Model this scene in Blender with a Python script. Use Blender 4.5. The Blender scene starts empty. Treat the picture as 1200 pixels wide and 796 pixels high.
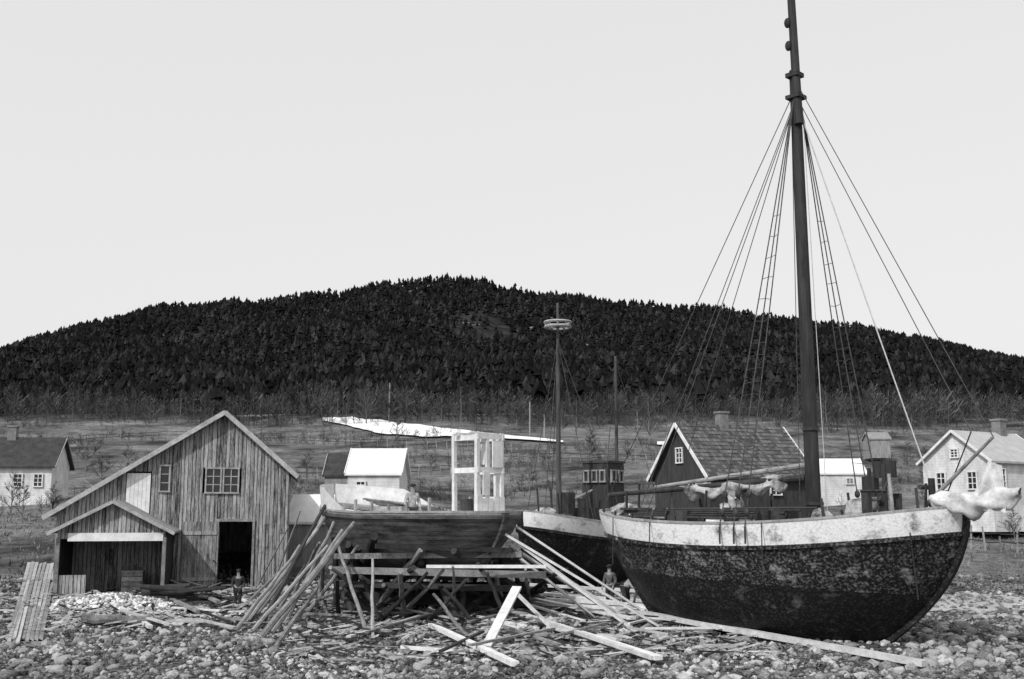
import bpy, math, random
import numpy as np
from mathutils import Vector, Matrix, noise as mnoise
random.seed(7); rng=np.random.default_rng(7)
R=random.uniform
scene=bpy.context.scene
COL=scene.collection
F=1287.0; TP=202/1287.0; PA=math.atan(TP); CH=4.0
sp,cp=math.sin(PA),math.cos(PA)
# ---------- survey helpers: real positions worked out from bearings and distances
def px(u,v,d):
    a=(u-600)/F; b=(398-v)/F
    t=d/(cp-b*sp)
    return Vector((a*t,d,CH+t*(sp+b*cp)))
CU=[-400,0,60,150,200,300,400,450,480,570,582,640,700,830,900,1000,1100,1200,1600]
CV=[490,407,389,366,356,348,336,327,323,321,333,341,347,354,364,380,400,419,490]
CX=[];CZ=[]
for u,v in zip(CU,CV):
    p=px(u,v,900); CX.append(p.x); CZ.append(p.z-6)
BY=[-400,-60,0,20,28,36,48,54,64,80,110,160,200,230,300]
BZ=[-12,-4,-1.6,-.5,0,.25,.75,1.3,2.6,4.4,7.4,14.5,20.5,25,42]
def terr(x,y):
    x=np.asarray(x,float); y=np.asarray(y,float)
    base=np.interp(y,BY,BZ)
    fade=1-np.clip((y-92)/25,0,1)
    base=base+np.where(y>50,np.clip((y-50)/40,0,1)*(0.35*np.sin(x*.11+y*.05)+.25*np.sin(x*.031-y*.09+2)+fade*(.20*np.sin(x*.35+1.7*np.sin(y*.3))+.22*np.sin(y*.42+1.3*np.sin(x*.07)))),0.05*np.sin(x*.9+y*.7)+.05*np.sin(x*.37-y*.83))
    cz=np.interp(x,CX,CZ)
    t=np.clip((y-210)/690,0,1)
    hill=23+.028*np.clip(y-210,0,200)+(cz-29)*(t**1.7)+4*np.sin(x*.021+1.3)*np.sin(y*.017)*t+2.5*np.sin(x*.05+y*.031)*np.sin(t*3.14)+1.5*np.sin(x*.11+2)*t
    z=np.where(y<210,base,np.maximum(hill,21.0))
    w=np.clip((y-195)/30,0,1)
    z=np.where((y>195)&(y<225),base*(1-w)+hill*w,z)
    back=np.clip((y-900)/600,0,1)
    return np.where(y>900,cz*(1-back*.8),z)
def th(x,y): return float(terr(x,y))
def gr(u,v):
    a=(u-600)/F; b=(398-v)/F
    d=18.0
    while d<900:
        p=px(u,v,d)
        if p.z<=th(p.x,p.y): return p
        d+=.1 if d<80 else .6
    return p
# ---------- materials (grey world, as the photograph is monochrome)
def M(name,a,b,scale=3,rough=.85,sh=.5,bump=.25,st=(1,1,1),seam=None,grit=.35,lo=.35,hi=.65,spec=.3):
    m=bpy.data.materials.new(name); m.use_nodes=True; nt=m.node_tree; N=nt.nodes; Lk=nt.links
    bs=N['Principled BSDF']; bs.inputs['Roughness'].default_value=rough
    bs.inputs['Specular IOR Level'].default_value=spec
    tc=N.new('ShaderNodeTexCoord'); mp=N.new('ShaderNodeMapping'); mp.inputs['Scale'].default_value=st
    Lk.new(tc.outputs['Object'],mp.inputs['Vector'])
    def noise(s,d):
        n=N.new('ShaderNodeTexNoise'); n.inputs['Scale'].default_value=s; n.inputs['Detail'].default_value=d
        n.inputs['Roughness'].default_value=.65
        Lk.new(mp.outputs[0],n.inputs['Vector']); return n
    def math_(op,x,y,c=False):
        n=N.new('ShaderNodeMath'); n.operation=op; n.use_clamp=c
        for i,q in enumerate((x,y)):
            if hasattr(q,'links'): Lk.new(q,n.inputs[i])
            else: n.inputs[i].default_value=q
        return n.outputs[0]
    n1=noise(scale,8); n2=noise(scale*7,4)
    mr=N.new('ShaderNodeMapRange'); mr.inputs[1].default_value=lo; mr.inputs[2].default_value=hi
    Lk.new(n1.outputs['Fac'],mr.inputs[0])
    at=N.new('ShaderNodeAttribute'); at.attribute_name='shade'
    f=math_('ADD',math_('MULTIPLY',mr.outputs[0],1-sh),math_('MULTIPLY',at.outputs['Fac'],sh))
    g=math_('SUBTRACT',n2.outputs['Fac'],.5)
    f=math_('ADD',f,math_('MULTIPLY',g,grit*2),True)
    col=math_('ADD',math_('MULTIPLY',f,b-a),a)
    if seam:
        ax,step,dk=seam
        sx=N.new('ShaderNodeSeparateXYZ'); Lk.new(tc.outputs['Object'],sx.inputs[0])
        fr=math_('FRACT',math_('DIVIDE',sx.outputs[ax],step),0)
        ln=math_('LESS_THAN',fr,.1)
        col=math_('MULTIPLY',col,math_('SUBTRACT',1,math_('MULTIPLY',ln,dk)))
    cc=N.new('ShaderNodeCombineColor')
    for i in range(3): Lk.new(col,cc.inputs[i])
    Lk.new(cc.outputs[0],bs.inputs['Base Color'])
    if bump:
        bp=N.new('ShaderNodeBump'); bp.inputs['Strength'].default_value=bump; bp.inputs['Distance'].default_value=.05
        Lk.new(n2.outputs['Fac'],bp.inputs['Height']); Lk.new(bp.outputs[0],bs.inputs['Normal'])
    return m
WOODV=M('weathered_planks_upright',.012,.46,2,st=(4,4,.45),sh=.45,grit=.8,lo=.38,hi=.62)
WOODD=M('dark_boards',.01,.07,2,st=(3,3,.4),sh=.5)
WOODX=M('weathered_timber',.08,.48,2.5,sh=.55,grit=.5)
POLE=M('grey_poles',.05,.38,3,sh=.6,grit=.5)
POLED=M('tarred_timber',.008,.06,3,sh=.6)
NEWW=M('pale_new_timber',.38,.80,3,sh=.5,grit=.35)
WHITE=M('white_paint',.52,.82,2.5,sh=.25,grit=.2)
WHITED=M('flaking_white_paint',.10,.84,1.8,sh=.15,grit=.6,lo=.28,hi=.47,st=(1,1,1.2))
ROOFW=M('pale_roof_sheet',.66,.88,1.5,sh=.3,grit=.15)
ROOFD=M('dark_roof',.015,.07,2,sh=.5)
TILE=M('roof_tiles',.03,.17,3,sh=.75,grit=.3)
PLAST=M('whitewashed_boards',.42,.78,1.5,sh=.2,st=(1,1,.5),seam=(2,.16,.25),grit=.4)
GREYW=M('grey_boards',.10,.40,2,sh=.5,st=(3,3,.5))
HULLD=M('worn_black_hull_paint',.004,.16,1.5,sh=.02,rough=.65,st=(1.1,1.1,1.3),grit=.7,lo=.55,hi=.85,seam=(2,.19,.6),bump=.4)
HULLW=M('worn_dark_topside_paint',.005,.42,1.5,sh=.02,rough=.7,st=(1.1,1.1,1.3),grit=.9,lo=.53,hi=.78,seam=(2,.19,.5),bump=.5)
HULLN=M('oiled_hull_planks',.018,.13,1.5,sh=.1,rough=.55,st=(.6,.6,3),seam=(2,.15,.7),grit=.5)
MAST=M('dark_mast_wood',.006,.05,2,sh=.3,rough=.7,st=(2,2,.3))
MASTG=M('greyish_mast_wood',.02,.11,2,sh=.3,rough=.7,st=(2,2,.3))
ROPE=M('hemp_rope',.03,.10,6,sh=.2,bump=0)
ROPEL=M('pale_rope',.35,.55,6,sh=.2,bump=0)
SAIL=M('canvas_sail',.34,.74,2.2,sh=.05,grit=.4,rough=.95)
SAILD=M('dirty_canvas',.04,.50,1.8,sh=.1,grit=.5,rough=.95)
IRON=M('dark_iron',.01,.05,5,sh=.2,rough=.5)
GLASS=M('dark_window_glass',.015,.03,2,sh=0,rough=.15,bump=0,spec=.5)
STONE=M('beach_stone',.010,.54,2.6,sh=.75,grit=.6,spec=.15)
SNOW=M('old_snow',.68,.85,1,sh=0,grit=.1)
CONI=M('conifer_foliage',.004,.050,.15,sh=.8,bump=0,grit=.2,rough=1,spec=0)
BIRB=M('bare_birch_twigs',.018,.14,.3,sh=.8,bump=0,grit=.2,rough=1,spec=0)
TWIG=M('grey_bare_twigs',.04,.13,.3,sh=.5,bump=0,grit=.2,rough=1,spec=0)
BARK=M('birch_bark',.07,.32,4,sh=.4,bump=.1)
SKIN=M('skin',.22,.34,8,sh=0,bump=0,rough=.6)
CLOTHD=M('dark_wool',.015,.05,6,sh=0,rough=.95)
CLOTHL=M('pale_work_shirt',.22,.48,9,sh=0,rough=.95)
CLOTHM=M('grey_work_cloth',.05,.14,9,sh=0,rough=.95)
CHIP=M('wood_chips',.12,.75,3,sh=.8,grit=.4)
BRICK=M('chimney_brick',.12,.25,3,sh=.3,seam=(2,.1,.3))
# ---------- mesh builder
class MB:
    def __init__(s): s.v=[];s.f=[];s.s=[]
    def add(s,vs,fs,sh=None):
        n=len(s.v); s.v+= [tuple(q) for q in vs]
        for f in fs:
            s.f.append(tuple(i+n for i in f)); s.s.append(R(0,1) if sh is None else sh)
    def box(s,c,d,sh=None,Rm=None):
        if sh is None: sh=R(0,1)
        vs=[]
        for k in (-.5,.5):
            for x,y in ((-.5,-.5),(.5,-.5),(.5,.5),(-.5,.5)):
                q=Vector((x*d[0],y*d[1],k*d[2]))
                if Rm: q=Rm@q
                vs.append(q+Vector(c))
        s.add(vs,[(0,3,2,1),(4,5,6,7),(0,1,5,4),(1,2,6,5),(2,3,7,6),(3,0,4,7)],sh)
    def beam(s,p,q,w,h,sh=None,up=None):
        p=Vector(p);q=Vector(q);d=(q-p)
        if d.length<1e-5:return
        z=d.normalized(); u=Vector(up) if up else Vector((0,0,1))
        if abs(z.dot(u))>.97: u=Vector((0,1,0))
        x=z.cross(u).normalized(); y=x.cross(z).normalized()
        if sh is None: sh=R(0,1)
        vs=[]
        for o in (p,q):
            for a,b in ((-.5,-.5),(.5,-.5),(.5,.5),(-.5,.5)): vs.append(o+x*a*w+y*b*h)
        s.add(vs,[(0,3,2,1),(4,5,6,7),(0,1,5,4),(1,2,6,5),(2,3,7,6),(3,0,4,7)],sh)
    def cyl(s,p,q,r1,r2=None,n=8,sh=None,bend=0,seg=1,rough=0):
        p=Vector(p);q=Vector(q);d=q-p
        if d.length<1e-6:return
        r2=r1 if r2 is None else r2
        z=d.normalized(); u=Vector((0,0,1)) if abs(z.z)<.95 else Vector((1,0,0))
        x=z.cross(u).normalized(); y=z.cross(x)
        if sh is None: sh=R(0,1)
        vs=[];fs=[]
        for k in range(seg+1):
            t=k/seg; c=p+d*t; r=r1+(r2-r1)*t
            if bend: c=c+Vector((0,0,-bend*4*t*(1-t)))
            if rough: c=c+x*R(-rough,rough)+y*R(-rough,rough)
            for i in range(n):
                a=2*math.pi*i/n; vs.append(c+x*r*math.cos(a)+y*r*math.sin(a))
        for k in range(seg):
            for i in range(n):
                j=(i+1)%n; fs.append((k*n+i,k*n+j,(k+1)*n+j,(k+1)*n+i))
        fs.append(tuple(range(n))[::-1]); fs.append(tuple(seg*n+i for i in range(n)))
        s.add(vs,fs,sh)
    def ell(s,c,d,sh=None,n=10,m=6,jit=0):
        vs=[];fs=[]
        for j in range(m+1):
            ph=math.pi*j/m
            for i in range(n):
                a=2*math.pi*i/n; k=1+R(-jit,jit)
                vs.append((c[0]+d[0]*k*math.sin(ph)*math.cos(a),c[1]+d[1]*k*math.sin(ph)*math.sin(a),c[2]+d[2]*k*math.cos(ph)))
        for j in range(m):
            for i in range(n):
                q=(i+1)%n; fs.append((j*n+i,j*n+q,(j+1)*n+q,(j+1)*n+i)[::-1])
        s.add(vs,fs,R(0,1) if sh is None else sh)
    def make(s,name,mat,parent=None,smooth=False,recentre=True,T=None,**kw):
        vs=[Vector(q) for q in s.v]
        if T is not None: vs=[T@q for q in vs]
        c=Vector((0,0,0))
        if parent is None and recentre and vs:
            xs=[q.x for q in vs];ys=[q.y for q in vs];zs=[q.z for q in vs]
            c=Vector(((min(xs)+max(xs))/2,(min(ys)+max(ys))/2,min(zs)))
            vs=[q-c for q in vs]
        me=bpy.data.meshes.new(name); me.from_pydata([tuple(q) for q in vs],[],s.f)
        at=me.attributes.new('shade','FLOAT','FACE'); at.data.foreach_set('value',s.s)
        if smooth: me.polygons.foreach_set('use_smooth',[True]*len(me.polygons))
        me.materials.append(mat); me.validate()
        ob=bpy.data.objects.new(name,me); COL.objects.link(ob)
        ob.location=c
        if parent: ob.parent=parent
        for k,v in kw.items(): ob[k]=v
        return ob
def empty(name,loc,rz,label,cat,group=None):
    e=bpy.data.objects.new(name,None); COL.objects.link(e); e.location=loc; e.rotation_euler=(0,0,rz)
    e.empty_display_size=.3; e['label']=label; e['category']=cat
    if group: e['group']=group
    return e
def npmesh(name,V,Fa,shade,mat,kind,smooth=False):
    me=bpy.data.meshes.new(name); nf=len(Fa); k=Fa.shape[1]
    me.vertices.add(len(V)); me.vertices.foreach_set('co',V.astype(np.float32).ravel())
    me.loops.add(nf*k); me.loops.foreach_set('vertex_index',Fa.astype(np.int32).ravel())
    me.polygons.add(nf); me.polygons.foreach_set('loop_start',(np.arange(nf)*k).astype(np.int32))
    me.polygons.foreach_set('loop_total',np.full(nf,k,np.int32))
    me.update(calc_edges=True)
    at=me.attributes.new('shade','FLOAT','FACE'); at.data.foreach_set('value',shade.astype(np.float32))
    me.polygons.foreach_set('use_smooth',np.full(nf,smooth))
    me.materials.append(mat); ob=bpy.data.objects.new(name,me); COL.objects.link(ob); ob['kind']=kind
    return ob
# ---------- terrain
def axis_pts(a,b,n,c,k):
    t=np.linspace(math.asinh((a-c)/k),math.asinh((b-c)/k),n); return c+k*np.sinh(t)
xs=axis_pts(-1500,1500,320,0,60); ys=axis_pts(-400,1500,380,60,60)
X,Y=np.meshgrid(xs,ys); Z=terr(X,Y)
V=np.stack([X.ravel(),Y.ravel(),Z.ravel()],1)
nx=len(xs); ny=len(ys)
i,j=np.meshgrid(np.arange(nx-1),np.arange(ny-1)); b=(j*nx+i).ravel()
Fa=np.stack([b,b+1,b+nx+1,b+nx],1)
gm=bpy.data.materials.new('beach_grass_and_forest_floor'); gm.use_nodes=True
nt=gm.node_tree;N=nt.nodes;Lk=nt.links;bs=N['Principled BSDF'];bs.inputs['Roughness'].default_value=.95;bs.inputs['Specular IOR Level'].default_value=.1
geo=N.new('ShaderNodeNewGeometry');sx=N.new('ShaderNodeSeparateXYZ');Lk.new(geo.outputs['Position'],sx.inputs[0])
def nz(s,d=8,r=.7):
    n=N.new('ShaderNodeTexNoise');n.inputs['Scale'].default_value=s;n.inputs['Detail'].default_value=d;n.inputs['Roughness'].default_value=r
    Lk.new(geo.outputs['Position'],n.inputs['Vector']);return n.outputs['Fac']
def mm(op,x,y,c=False):
    n=N.new('ShaderNodeMath');n.operation=op;n.use_clamp=c
    for i_,q in enumerate((x,y)):
        if hasattr(q,'links'):Lk.new(q,n.inputs[i_])
        else:n.inputs[i_].default_value=q
    return n.outputs[0]
def mrg(x,a,b_,c,d):
    n=N.new('ShaderNodeMapRange');Lk.new(x,n.inputs[0])
    for i_,q in enumerate((a,b_,c,d)):n.inputs[i_+1].default_value=q
    return n.outputs[0]
def mix(f,a,b_): return mm('ADD',mm('MULTIPLY',a,mm('SUBTRACT',1,f)),mm('MULTIPLY',b_,f))
beach=mrg(nz(5,10),.38,.66,.02,.22)
grass=mm('MULTIPLY',mrg(nz(.09,12,.75),.38,.62,.022,.20),mrg(nz(1.1,12,.9),.35,.65,.15,2.1))
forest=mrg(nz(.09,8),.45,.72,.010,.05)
rock=mrg(nz(.030,12,.75),.58,.63,0,1)
forest=mix(rock,forest,.26)
wy=mm('ADD',sx.outputs[1],mrg(nz(.25,5),.3,.7,-4,4))
c1=mix(mrg(wy,49,53,0,1),beach,grass)
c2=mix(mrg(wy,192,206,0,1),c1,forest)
cc=N.new('ShaderNodeCombineColor')
for i_ in range(3):Lk.new(c2,cc.inputs[i_])
Lk.new(cc.outputs[0],bs.inputs['Base Color'])
bp=N.new('ShaderNodeBump');bp.inputs['Strength'].default_value=.9;bp.inputs['Distance'].default_value=.4
Lk.new(nz(2,8),bp.inputs['Height']);Lk.new(bp.outputs[0],bs.inputs['Normal'])
npmesh('ground',V,Fa,np.zeros(len(Fa)),gm,'structure',True)
w=MB(); w.add([(-1500,-400,-1.9),(1500,-400,-1.9),(1500,-1,-1.9),(-1500,-1,-1.9)],[(0,1,2,3)],.5)
WATER=M('sea_water',.02,.04,.2,rough=.1,sh=0,spec=.5)
o=w.make('water',WATER); o['kind']='structure'
def drape(name,pts,mat,lift=.05,n=14):
    mb=MB()
    L=[gr(*p[0]) for p in pts]; Rr=[gr(*p[1]) for p in pts]
    rows=[]
    for k in range(len(pts)-1):
        for t in range(n):
            tt=t/n
            rows.append((L[k].lerp(L[k+1],tt),Rr[k].lerp(Rr[k+1],tt)))
    rows.append((L[-1],Rr[-1]))
    m=8;vs=[];fs=[]
    for ri,(a,b_) in enumerate(rows):
        c=(a+b_)/2; k=1+.06*math.sin(ri*.5)+.04*math.sin(ri*1.3)
        for q in range(m+1):
            p=c+((a-c)+((b_-a)*q/m))*k; vs.append((p.x,p.y,th(p.x,p.y)+lift))
    for r in range(len(rows)-1):
        for q in range(m): fs.append((r*(m+1)+q,r*(m+1)+q+1,(r+1)*(m+1)+q+1,(r+1)*(m+1)+q))
    mb.add(vs,fs,.5); o=mb.make(name,mat,smooth=True); o['kind']='structure'; return o
drape('snow',[((378,492),(378,495)),((410,491),(410,501)),((440,494),(445,510)),((500,501),(505,514)),((550,507),(550,513)),((600,513),(600,517)),((660,519),(660,521))],SNOW,.30)
drape('snow',[((770,520),(770,523)),((800,518),(800,525)),((830,521),(830,524))],SNOW,.25)
drape('snow',[((36,480),(36,482)),((60,481),(60,483))],SNOW,.2)
drape('path',[((1085,697),(1085,716)),((1140,698),(1140,717)),((1230,700),(1230,718))],M('pale_sand',.30,.42,1,sh=0),.03)
# ---------- forest
def fnoise(x,y,s): return np.sin(x*s+1.7*np.sin(y*s*.7))*np.sin(y*s*1.3+1.1*np.sin(x*s*.8+2))
n=48000
yy=np.sqrt(rng.uniform(215**2,912**2,n)); xx=rng.uniform(-.60,.60,n)*yy
keep=(fnoise(xx,yy,.035)+.6*fnoise(xx,yy,.11)+rng.uniform(-.6,.6,len(xx)))>-.8
keep&=rng.uniform(0,1,len(xx))<np.clip((yy-205)/110,.15,1)
for cx_,cy_,ra,rb_,pr_ in ((-18,720,26,60,.88),(-300,640,40,50,.75),(-120,560,22,26,.7),(160,690,40,30,.7),(60,610,20,22,.6),(-220,760,30,30,.7),(-25,885,50,30,.55)):
    cl=((xx-cx_)/ra)**2+((yy-cy_)/rb_)**2
    keep&=~((cl<1)&(rng.uniform(0,1,n)<pr_))
xx=xx[keep];yy=yy[keep]
hh=(3.0+5.5*rng.uniform(0,1,len(xx))**1.5)
def conifer_mesh(xx,yy,hh,ns=5,tiers=3):
    zz=terr(xx,yy)-.3; n=len(xx); Vs=[];Fs=[];S=[];off=0
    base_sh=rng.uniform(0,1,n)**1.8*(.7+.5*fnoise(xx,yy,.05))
    lx=rng.uniform(-.07,.07,n)*hh
    for t in range(tiers):
        z0=.06+.25*t; z1=z0+.40 if t<tiers-1 else .97; rr=.36*(1-z0*.75)
        ang=rng.uniform(0,6.28,n)[:,None]+np.arange(ns)*2*math.pi/ns
        rad=(hh*rr)[:,None]*rng.uniform(.3,1.4,(n,ns))
        ring=np.stack([(xx+lx*z0)[:,None]+rad*np.cos(ang),yy[:,None]+rad*np.sin(ang),zz[:,None]+hh[:,None]*(z0+rng.uniform(-.12,.12,(n,ns)))],2)
        apex=np.stack([xx+lx*z1+rng.uniform(-.4,.4,n),yy,zz+hh*z1],1)[:,None,:]
        P=np.concatenate([ring,apex],1).reshape(-1,3); Vs.append(P)
        bI=off+np.arange(n)[:,None]*(ns+1); k=np.arange(ns)
        tri=np.stack([bI+k,bI+(k+1)%ns,np.broadcast_to(bI+ns,(n,ns))],2).reshape(-1,3); Fs.append(tri)
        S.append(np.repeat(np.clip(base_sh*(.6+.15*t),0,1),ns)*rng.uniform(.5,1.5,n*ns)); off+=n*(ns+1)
    return np.concatenate(Vs),np.concatenate(Fs),np.concatenate(S)
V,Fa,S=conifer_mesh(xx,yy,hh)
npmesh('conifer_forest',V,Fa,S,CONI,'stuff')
def bare_mesh(xx,yy,hh,nt=16,dark=1.):
    n=len(xx); zz=terr(xx,yy)-.2
    lean=rng.uniform(-.1,.1,n)
    V=[];S=[]
    def tri(a,b,c,s): V.append(np.stack([a,b,c],1).reshape(-1,3)); S.append(s)
    base=np.stack([xx,yy,zz],1); w=hh*.008+.015
    dx=np.stack([w,0*w,0*w],1); top=base+np.stack([lean*hh,0*hh,hh*.95],1)
    bs_=rng.uniform(0,1,n)**1.5*dark+.12
    tri(base-dx,base+dx,top,np.clip(bs_*1.6,0,1))
    dy=np.stack([0*w,w,0*w],1); tri(base-dy,base+dy,top,np.clip(bs_*1.6,0,1))
    for k in range(nt):
        t=rng.uniform(.1,.88,n); st=base+(top-base)*t[:,None]
        a=rng.uniform(0,6.28,n); l=hh*rng.uniform(.12,.36,n)*(1.15-t); up=l*rng.uniform(.4,1.6,n)
        en=st+np.stack([l*np.cos(a),l*np.sin(a),up],1)
        ww=(hh*rng.uniform(.003,.010,n))[:,None]
        pr=np.stack([-np.sin(a),np.cos(a),rng.uniform(-.3,.6,n)],1)*ww
        tri(st-pr*.5,en+pr*1.2,en-pr*1.2+np.stack([0*a,0*a,-l*.12],1),np.clip(bs_*rng.uniform(.2,1.1,n),0,1))
    P=np.concatenate(V); return P,np.arange(len(P)).reshape(-1,3),np.concatenate(S)
n=6800
yy=186+115*rng.uniform(0,1,n)**1.1; xx=rng.uniform(-.58,.58,n)*yy
kp=(fnoise(xx,yy,.05)+rng.uniform(-.6,.6,n))>-.5; xx=xx[kp];yy=yy[kp]
V,Fa,S=bare_mesh(xx,yy,rng.uniform(2.0,6.5,len(xx))*(1+.4*fnoise(xx,yy,.07)),24)
npmesh('birch_wood',V,Fa,S,BIRB,'stuff')
n=5600
yy=60+135*rng.uniform(0,1,n)**.8; xx=rng.uniform(-.58,.58,n)*yy
kp=(fnoise(xx,yy,.08)+.6*fnoise(xx,yy,.3))>.1; xx=xx[kp];yy=yy[kp]
V,Fa,S=bare_mesh(xx,yy,rng.uniform(.3,1.4,len(xx))*(1+.006*(yy-60)),26,.6)
npmesh('bare_shrubs',V,Fa,S,BIRB,'stuff')
def bare_tree_proto(h):
    tr=MB();cr=MB()
    tr.cyl((0,0,-.2),(0.1,0,h*.5),h*.011,h*.008,6,seg=4,rough=.05); tr.cyl((0.1,0,h*.5),(0,.1,h),h*.008,.01,5,seg=4,rough=.06)
    def br(p,d,l,r,lev):
        q=p+d*l; cr.cyl(p,q,r,r*.5,3)
        if lev>0:
            for _ in range(5):
                t=R(.3,1); nd=(d+Vector((R(-.8,.8),R(-.8,.8),R(-.1,.6)))).normalized()
                br(p+d*l*t,nd,l*R(.4,.65),r*.6,lev-1)
    for k in range(20):
        t=R(.15,.95); a=R(0,6.28)
        d=Vector((math.cos(a),math.sin(a),R(.6,1.4))).normalized()
        br(Vector((0.08,0,h*t)),d,h*.30*(1.15-t),h*.006,2)
    return tr,cr
protos=[]
def tree_at(p,h,label,group=None,k=0,name='birch_tree'):
    e=empty(name,p,R(0,6.28),label,'tree' if name=='birch_tree' else 'bush',group)
    if len(protos)<=k:
        tr,cr=bare_tree_proto(8); a=tr.make('trunk',BARK,e); b_=cr.make('crown',TWIG,e); protos.append((a,b_))
    else:
        for q in protos[k]:
            c=q.copy(); c.parent=e; COL.objects.link(c)
    s=h/8; e.scale=(s*R(.9,1.5),s*R(.9,1.5),s); return e
tl=[(88,488,9),(112,490,6),(215,497,8),(228,495,7),(300,492,8),(316,497,7),(345,494,9),(388,492,8),(398,500,9),(420,488,7),(520,497,7),(532,500,8),(600,505,8),(622,512,7),(665,512,8),(680,515,7),(750,520,8),(765,520,8),(960,505,7),(972,508,8),(1050,500,8),(1062,505,9),(1100,500,7),(30,492,8),(165,493,7),(258,495,8),(140,500,6),(180,505,6),(470,520,5),(560,522,6),(700,530,6)]
for i_,(u,v,h) in enumerate(tl):
    tree_at(gr(u+R(-8,8),v),h*R(.35,.85),'bare birch tree at the edge of the wood','bare birches along the edge of the wood',i_%5 if i_>=5 else i_)
for u,v,h in [(118,585,3.2),(150,588,3),(395,575,3),(690,545,4),(1085,560,3.5),(1190,640,2.2),(1085,585,3),(640,560,3),(360,560,3),(100,560,3),(350,590,2.2),(60,608,2.4),(620,575,2.5),(1065,548,3),(230,520,3),(505,560,2.6),(12,612,3.2),(26,614,2.6),(110,540,3),(150,545,2.6),(500,535,3),(580,550,3),(90,545,3),(655,540,3),(735,545,3)]:
    tree_at(gr(u,v),h,'small bare bush on the grassy bank','bare bushes on the bank',int(R(0,4.9)),'bush')
# ---------- buildings
def window(parent,T,w,h,nx_=2,ny_=3,mat=WHITE):
    g=MB(); g.box((0,.0,0),(w,.04,h),.5); wo=g.make('window',GLASS,parent,T=T)
    f=MB(); b_=.07
    for sx_ in (-1,1): f.box((sx_*(w/2),-.04,0),(b_,.09,h+b_),.6)
    for sz in (-1,1): f.box((0,-.043,sz*(h/2)),(w+b_*1.5,.09,b_),.6)
    for k in range(1,nx_): f.box((-w/2+w*k/nx_,-.036,0),(.045,.05,h),.6)
    for k in range(1,ny_): f.box((0,-.034,-h/2+h*k/ny_),(w,.045,.04),.6)
    fo=f.make('frame',mat,wo,T=T); return wo
def wall_planks(mb,x0,x1,topf,z0,y,wd=.16,open_=(),th_=.05,T=None):
    x=x0
    while x<x1-.01:
        w_=min(wd*R(.8,1.2),x1-x); xc=x+w_/2; zt=topf(xc)
        segs=[(z0,zt)]
        for (a,b_,c,d) in open_:
            if a<xc<b_:
                ns=[]
                for s0,s1 in segs:
                    if d<=s0 or c>=s1: ns.append((s0,s1)); continue
                    if c>s0: ns.append((s0,c))
                    if d<s1: ns.append((d,s1))
                segs=ns
        sh=R(0,1)
        seg2=[]
        for s0,s1 in segs:
            if s1-s0>3.2 and R(0,1)<.7:
                c=s0+(s1-s0)*R(.3,.7); seg2+= [(s0,c,sh),(c+.01,s1,R(0,1))]
            else: seg2.append((s0,s1,sh))
        for s0,s1,sh in seg2:
            za=topf(x+.005);zb=topf(x+w_-.005); yo=R(-.02,.02)
            ta=za if abs(s1-zt)<1e-6 else s1; tb=zb if abs(s1-zt)<1e-6 else s1
            g=.012
            vs=[(x+g,y+yo,s0),(x+w_-g,y+yo,s0),(x+w_-g,y+yo,tb),(x+g,y+yo,ta),(x+g,y+yo+th_,s0),(x+w_-g,y+yo+th_,s0),(x+w_-g,y+yo+th_,tb),(x+g,y+yo+th_,ta)]
            mb.add(vs,[(0,1,2,3),(5,4,7,6),(4,0,3,7),(1,5,6,2),(3,2,6,7),(4,5,1,0)],sh)
        x+=w_
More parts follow.
